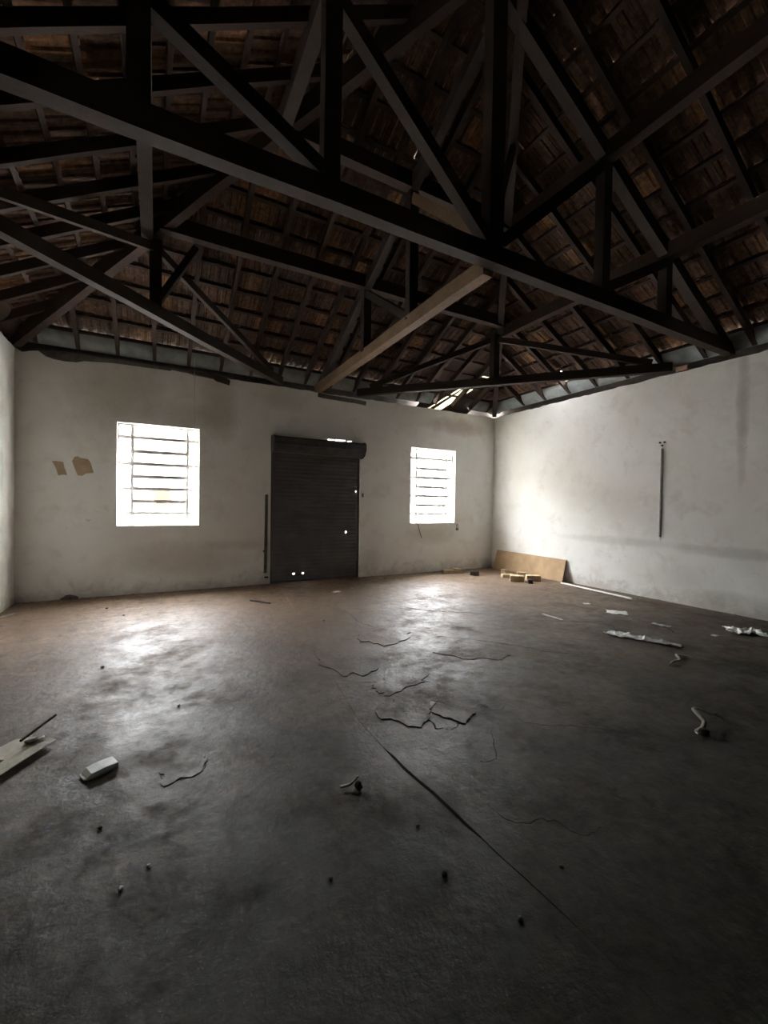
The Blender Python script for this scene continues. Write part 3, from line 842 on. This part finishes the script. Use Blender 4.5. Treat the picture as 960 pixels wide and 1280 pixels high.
block((5.97, 7.55, .066), (.15, .12, .035), .2, 'block', 'thin pale chip on the block below the second window')
block((6.13, 7.12, 0), (.17, .13, .085), .3, 'block_dark', 'charred dark block between second window and fibreboard', 'charred_block', 'block')
# white pipe along the foot of the right wall
bm = bmesh.new(); tube(bm, [(7.05, 5.62, .016), (6.98, 4.9, .016), (6.90, 4.12, .016)], .016, 8)
tag(obj('plastic_pipe', bm, M['pipe']), 'long thin white pipe on the floor along the bare wall', 'pipe')

def crumple(name, loc, lx, ly, hz, rz, mat, label, cat, seed=0, nx=14, ny=8, thin=None, grp=None):
    """a crumpled sheet: folded, thin and closed"""
    bm = bmesh.new(); rnd = random.Random(seed)
    top, bot = [], []
    for i in range(nx+1):
        a = []; b = []
        for j in range(ny+1):
            u, v = i/nx-.5, j/ny-.5
            wv = thin(u) if thin else 1.0
            ex = 1+.18*noise.noise((u*4, v*3, seed+9.0))
            x = u*lx*ex; y = v*ly*wv*(1+.35*noise.noise((u*5, seed*1.7, 2)))+ly*.25*noise.noise((u*2.5, seed, 7))
            fold = abs(noise.noise((u*6+seed, v*5, seed*2.3)))*.9+abs(noise.noise((u*13, v*11+seed, 4)))*.45
            edge = 1-.55*max(abs(u), abs(v))*2
            z = .004+hz*fold*max(.12, edge)
            a.append(bm.verts.new((x, y, z+.003))); b.append(bm.verts.new((x, y, max(.0005, z-.002))))
        top.append(a); bot.append(b)
    for i in range(nx):
        for j in range(ny):
            bm.faces.new((top[i][j], top[i+1][j], top[i+1][j+1], top[i][j+1])); bm.faces.new((bot[i][j], bot[i][j+1], bot[i+1][j+1], bot[i+1][j]))
    for i in range(nx):
        bm.faces.new((top[i][0], bot[i][0], bot[i+1][0], top[i+1][0])); bm.faces.new((top[i][ny], top[i+1][ny], bot[i+1][ny], bot[i][ny]))
    for j in range(ny):
        bm.faces.new((top[0][j], top[0][j+1], bot[0][j+1], bot[0][j])); bm.faces.new((top[nx][j], bot[nx][j], bot[nx][j+1], top[nx][j+1]))
    o = obj(name, bm, M[mat]); o.location = loc; o.rotation_euler = (0, 0, rz)
    return tag(o, label, cat, grp)
crumple('paper_sheet', (5.84, 3.70, 0), .26, .20, .02, -.9, 'paper', 'small white paper sheet between pipe and long plastic strip', 'paper', 2)
crumple('paper_sheet', (5.93, 4.25, 0), .10, .07, .012, -.5, 'paper', 'tiny white paper bit near the white pipe', 'paper', 3, 6, 4)
crumple('plastic_strip', (4.91, 2.80, 0), .72, .17, .09, -1.20, 'plastic', 'long crumpled white plastic strip lying on the floor', 'plastic', 5, 26, 8, lambda u: 1.0-.9*max(0, u+.1))
crumple('plastic_bag', (6.36, 2.40, 0), .38, .26, .11, -.9, 'plastic', 'crumpled white plastic bag near the bare wall at right', 'plastic', 8, 18, 14)
crumple('torn_wrapper', (5.71, 3.02, 0), .22, .07, .05, -1.3, 'paper', 'small torn white wrapper behind the long plastic strip', 'wrapper', 11, 12, 6, lambda u: 1-.6*abs(u+.2))
bm = bmesh.new(); tube(bm, smooth_path([(5.69, 2.98, .008), (5.63, 2.90, .012), (5.60, 2.84, .008), (5.55, 2.80, .007)], 4), .008, 5, .6)
tag(obj('twig', bm, M['stick']), 'short dark twig beside the small torn wrapper', 'twig')
crumple('paper_ribbon', (4.77, 3.94, 0), .34, .035, .02, -1.57, 'paper', 'narrow white paper ribbon in the middle of the floor', 'paper', 14, 16, 4)
crumple('paper_bit', (5.86, 2.50, 0), .07, .05, .01, 0, 'paper', 'tiny pale bit between wrapper and plastic bag', 'paper', 17, 5, 4)
crumple('paper_bit', (2.72, 6.68, 0), .13, .09, .02, .2, 'paper', 'small white bit on the floor before the shutter', 'paper', 19, 6, 5)
crumple('paper_bit', (-1.68, 7.05, 0), .22, .06, .025, 1.0, 'rag', 'pale torn strip on the floor in the left corner', 'paper', 23, 8, 4)
crumple('paper_bit', (-1.70, 6.10, 0), .16, .10, .02, .4, 'rag', 'small pale scrap at the foot of the narrow wall at left', 'paper', 24, 8, 4)

def strand(name, pts, r, mat, label, cat, taper=None, flat=.8):
    bm = bmesh.new(); tube(bm, smooth_path(pts, 6), r, 6, flat, taper)
    return tag(obj(name, bm, M[mat], smooth=True), label, cat)
strand('twisted_rag', [(4.34, 2.21, .016), (4.44, 2.23, .02), (4.53, 2.22, .022), (4.60, 2.28, .03), (4.66, 2.31, .022), (4.72, 2.25, .018), (4.73, 2.20, .014)], .012, 'rag', 'short twisted pale rag in front of the long plastic strip', 'rag', lambda t: .7+.6*math.sin(math.pi*t))
r = empty('frayed_rope', (3.3, 1.5, 0)); tag(r, 'frayed pale rope end curling up at the right of the floor', 'rope')
bm = bmesh.new(); tube(bm, smooth_path([(3.19, 1.45, .012), (3.24, 1.44, .03), (3.31, 1.46, .05), (3.33, 1.51, .075), (3.36, 1.55, .085), (3.43, 1.54, .07), (3.50, 1.50, .04)], 6), .012, 6, 1, lambda t: 1.35-.5*t)
child_at(obj('strand', bm, M['rag'], smooth=True), r)
for k, e in enumerate(((3.58, 1.47, .012), (3.56, 1.44, .010), (3.61, 1.52, .02))):
    bm = bmesh.new(); tube(bm, smooth_path([(3.43, 1.54, .07), (3.50, 1.505, .045), e], 5), .006, 5, 1, lambda t: 1-.6*t); child_at(obj('frayed_end', bm, M['rag'], smooth=True), r)
bm = bmesh.new(); blob(bm, (3.22, 1.42, .022), .04, (1, .8, .6), .4, 3); child_at(obj('knot', bm, M['stick'], smooth=True), r)
# flat dirty card sheet at the left with a dark rod lying on it
r = empty('card_sheet', (-.85, 3.1, 0)); tag(r, 'dirty flattened card sheet on the floor at the left edge', 'card')
bm = bmesh.new()
pts = [(-.535, 3.205), (-.735, 2.90), (-.93, 2.62), (-1.16, 2.82), (-.90, 3.14), (-.755, 3.31), (-.66, 3.30), (-.60, 3.265)]
slab(bm, pts, .016, .020)
for v in bm.verts: v.co.z += .010*noise.noise(v.co*3)+.012
child_at(obj('sheet', bm, M['cardboard_dirty']), r)
bm = bmesh.new(); blob(bm, (-.66, 3.22, .043), .03, (1.2, .8, .4), .5, 8); child_at(obj('mud_lump', bm, M['rubble'], smooth=True), r)
bm = bmesh.new(); blob(bm, (-.80, 3.05, .04), .035, (1.4, .6, .25), .5, 9); child_at(obj('mud_lump', bm, M['rubble'], smooth=True), r)
bm = bmesh.new(); tube(bm, [(-.70, 3.18, .075), (-.64, 3.29, .085), (-.575, 3.415, .095)], .008, 6)
tag(obj('metal_rod', bm, M['stick']), 'thin dark rod lying across the card sheet corner', 'rod')
crumple('foil_bit', (-.63, 3.24, .036), .06, .04, .02, .5, 'plastic', 'tiny bright foil bit on the card sheet', 'foil', 29, 6, 5)
# white carton, half flattened
r = empty('carton_box', (-.27, 2.77, 0), 0); tag(r, 'small white carton lying on the floor near the card sheet', 'carton')
a = Vector((-.352, 2.775, 0)); c = Vector((-.215, 2.835, 0)); e = (c-a); ln = e.length; e.normalize(); s = Vector((e.y, -e.x, 0))
bm = bmesh.new(); W_ = .088; hh = .038
sect = []
for t_, w_, h_ in ((0, W_*.9, .016), (.13, W_, hh*.9), (.5, W_*1.02, hh*1.05), (.9, W_, hh), (1, W_*.98, hh*.92)):
    p = a+e*ln*t_
    sect.append([bm.verts.new(p+s*(x*w_)+Vector((0, 0, z))) for x, z in ((0, .002), (1, .002), (1.03, h_*.55), (1, h_), (0.02, h_*1.03), (-.02, h_*.5))])
for i in range(4):
    for k in range(6): bm.faces.new((sect[i][k], sect[i][(k+1)%6], sect[i+1][(k+1)%6], sect[i+1][k]))
bm.faces.new(sect[0][::-1]); bm.faces.new(sect[-1]); child_at(obj('carton_body', bm, M['carton']), r)
bm = bmesh.new(); p = a-e*.012
slabpts = [(p.x+s.x*.006, p.y+s.y*.006), (p.x+s.x*.074, p.y+s.y*.074), (a.x+s.x*.079+e.x*.006, a.y+s.y*.079+e.y*.006), (a.x+e.x*.006, a.y+e.y*.006)]
slab(bm, slabpts, .006, .011); child_at(obj('end_flap', bm, M['carton']), r)
# sticks, twigs, pebbles
strand('stick', [(1.27, 6.63, .012), (1.38, 6.48, .014), (1.50, 6.30, .012)], .013, 'stick', 'dark stick on the dusty floor before the left window', 'stick')
r = empty('dead_leaf_twig', (.9, 2.0, 0)); tag(r, 'small dark twig with a curled dead leaf in mid floor', 'twig')
bm = bmesh.new(); tube(bm, smooth_path([(.86, 2.03, .01), (.91, 2.01, .022), (.96, 2.02, .045)], 5), .007, 5, 1, lambda t: 1.2-.5*t); child_at(obj('stem', bm, M['rag'], smooth=True), r)
bm = bmesh.new(); blob(bm, (.945, 1.985, .022), .03, (.6, 1.1, .7), .5, 6); child_at(obj('leaf', bm, M['stick'], smooth=True), r)

def pebble(x, y, r_, label, mat='rubble', seed=0):
    r_ *= .72
    bm = bmesh.new(); blob(bm, (0, 0, r_*.45), r_, (1.2, .9, .6), .45, seed, 2)
    zmin = min(v.co.z for v in bm.verts)
    for v in bm.verts: v.co.z -= zmin
    o = obj('rubble_lump', bm, M[mat], smooth=True); o.location = (x, y, 0); o.rotation_euler[2] = seed
    return tag(o, label, 'rubble', 'rubble lumps on the floor')
for i, (x, y, r_, lab) in enumerate((
    (1.033, 1.352, .020, 'dark rubble lump right beside the floor joint, lower one'), (1.49, 1.157, .013, 'tiny rubble lump right of the floor joint'), (1.17, 1.077, .014, 'rubble lump nearest the viewer, right of centre'),
    (-.115, 1.88, .013, 'pale speck on the floor below the white carton'), (.62, 1.55, .012, 'dark speck in the middle of the near floor'), (1.08, 1.62, .012, 'dark lump left of the floor joint'),
    (-.60, 6.95, .022, 'dark crumb under the left window, nearer the corner'), (-.37, 6.45, .018, 'dark crumb under the left window, nearer the viewer'), (-.42, 4.5, .018, 'dark crumb on the floor above the card sheet'),
    (.15, 3.4, .014, 'dark crumb in the bright left reflection'), (1.9, 5.1, .015, 'crumb on the floor towards the shutter'), (-.22, 2.28, .014, 'dark crumb below the white carton'),
    (-.02, 1.95, .011, 'small crumb right of the pale speck'), (3.1, 6.9, .02, 'crumb near the right side of the shutter'), (4.1, 7.5, .025, 'crumb at the wall right of the shutter'))):
    pebble(x, y, r_, lab, 'paper' if 'pale' in lab else 'rubble', i+1)
# rubble swept along the foot of the walls
rnd = random.Random(77); bm = bmesh.new()
for i in range(170):
    if rnd.random() < .6: x, y = rnd.uniform(L+.03, R-.05), D-abs(rnd.gauss(0, .07))-.02
    else: x, y = R-abs(rnd.gauss(0, .08))-.02, rnd.uniform(.8, D-.1)
    if DR[0]-.05 < x < DR[1]+.05 and y > D-.5: continue
    if x > R-.3 and y > 5.5: continue
    rr = rnd.uniform(.004, .014)
    blob(bm, (x, y, rr*.4), rr, (1.3, 1, .7), .4, i, 1)
o = obj('floor_grit', bm, M['rubble']); o['kind'] = 'stuff'; tag(o, 'grit and crumbs gathered along the foot of the walls', 'grit')
bm = bmesh.new(); blob(bm, (-1.15, D-.03, .02), .08, (1.4, .5, .6), .4, 12)
for v in bm.verts: v.co.z = max(0.001, v.co.z); v.co.y = min(v.co.y, D-.001)
tag(obj('dirt_heap', bm, M['rubble'], smooth=True), 'small dark dirt heap at the foot of the window wall', 'dirt')

# peeled cement skin and raised cracks of the floor
def flake(cx, cy, rx, ry, rot, seed, h=.005):
    pts = []; nseg = 40
    for k in range(nseg):
        a_ = 2*math.pi*k/nseg
        d = 1+.55*noise.noise((math.cos(a_)*1.6, math.sin(a_)*1.6, seed*3.7))+.22*noise.noise((math.cos(a_)*5, math.sin(a_)*5, seed*1.3))
        x, y = math.cos(a_)*rx*d, math.sin(a_)*ry*d
        pts.append((cx+x*math.cos(rot)-y*math.sin(rot), cy+x*math.sin(rot)+y*math.cos(rot)))
    bm = bmesh.new(); slab(bm, pts, -.002, h)
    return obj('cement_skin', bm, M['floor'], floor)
for i, a_ in enumerate(((1.80, 3.05, .30, .16, .2), (1.62, 2.62, .20, .22, .6), (1.90, 2.42, .12, .15, .3), (.14, 2.60, .12, .09, .7), (1.55, 3.7, .22, .35, .1), (2.3, 4.2, .4, .25, .5), (2.9, 3.3, .35, .2, -.4))):
    flake(*a_, i+1, .004+.0015*(i % 3))
def crack(pts, r_=.004):
    P = smooth_path([(x, y, 0.0) for x, y in pts], 11)
    P = [p+Vector((.016*noise.noise(p*9)+.013*noise.noise(p*31), .016*noise.noise(p*9+Vector((7, 0, 0)))+.013*noise.noise(p*31+Vector((3, 0, 0))), 0)) for p in P]
    r_ *= .42
    bm = bmesh.new(); tube(bm, P, r_, 6, .45, lambda t: .35+.9*math.sin(math.pi*min(1, max(0, t)))+.9*noise.noise((t*13, r_*900, 0)))
    return obj('crack', bm, M['crack'], floor)
crack([(1.86, 2.66), (1.94, 2.56), (1.88, 2.48), (1.93, 2.40), (1.85, 2.30), (1.78, 2.24), (1.72, 2.27)], .012)
crack([(1.60, 2.46), (1.66, 2.42), (1.70, 2.36), (1.66, 2.30), (1.72, 2.28)], .014)
crack([(2.03, 2.46), (2.10, 2.40), (2.17, 2.42), (2.18, 2.33), (2.25, 2.29), (2.34, 2.33), (2.36, 2.26), (2.27, 2.24)], .005)
crack([(2.29, 2.20), (2.27, 2.08), (2.38, 1.98), (2.55, 1.88), (2.75, 1.70), (2.83, 1.60)], .006)
crack([(1.98, 2.12), (1.93, 2.04), (1.87, 1.96), (1.80, 1.87), (1.73, 1.85), (1.68, 1.88)], .006)
crack([(1.47, 1.55), (1.50, 1.45), (1.56, 1.40), (1.62, 1.40), (1.69, 1.34), (1.72, 1.24), (1.78, 1.22), (1.85, 1.22)], .006)
crack([(1.52, 3.20), (1.70, 3.10), (1.80, 2.98), (2.02, 2.98), (2.05, 2.90)], .012)
crack([(2.85, 3.95), (3.2, 3.6), (3.5, 3.2), (3.6, 3.0), (3.9, 2.75)], .007)
crack([(3.1, 5.6), (3.4, 5.0), (3.9, 4.6), (4.2, 4.2)], .008)
crack([(4.3, 4.1), (4.7, 3.75), (5.0, 3.55), (5.15, 3.3)], .008)
crack([(3.4, 2.75), (3.6, 2.55), (3.75, 2.50), (3.9, 2.35)], .006)
crack([(.02, 2.62), (.05, 2.52), (.14, 2.48), (.24, 2.52), (.27, 2.62), (.34, 2.68)], .005)
crack([(2.2, 6.2), (2.35, 5.5), (2.3, 4.8), (2.5, 4.2)], .007)
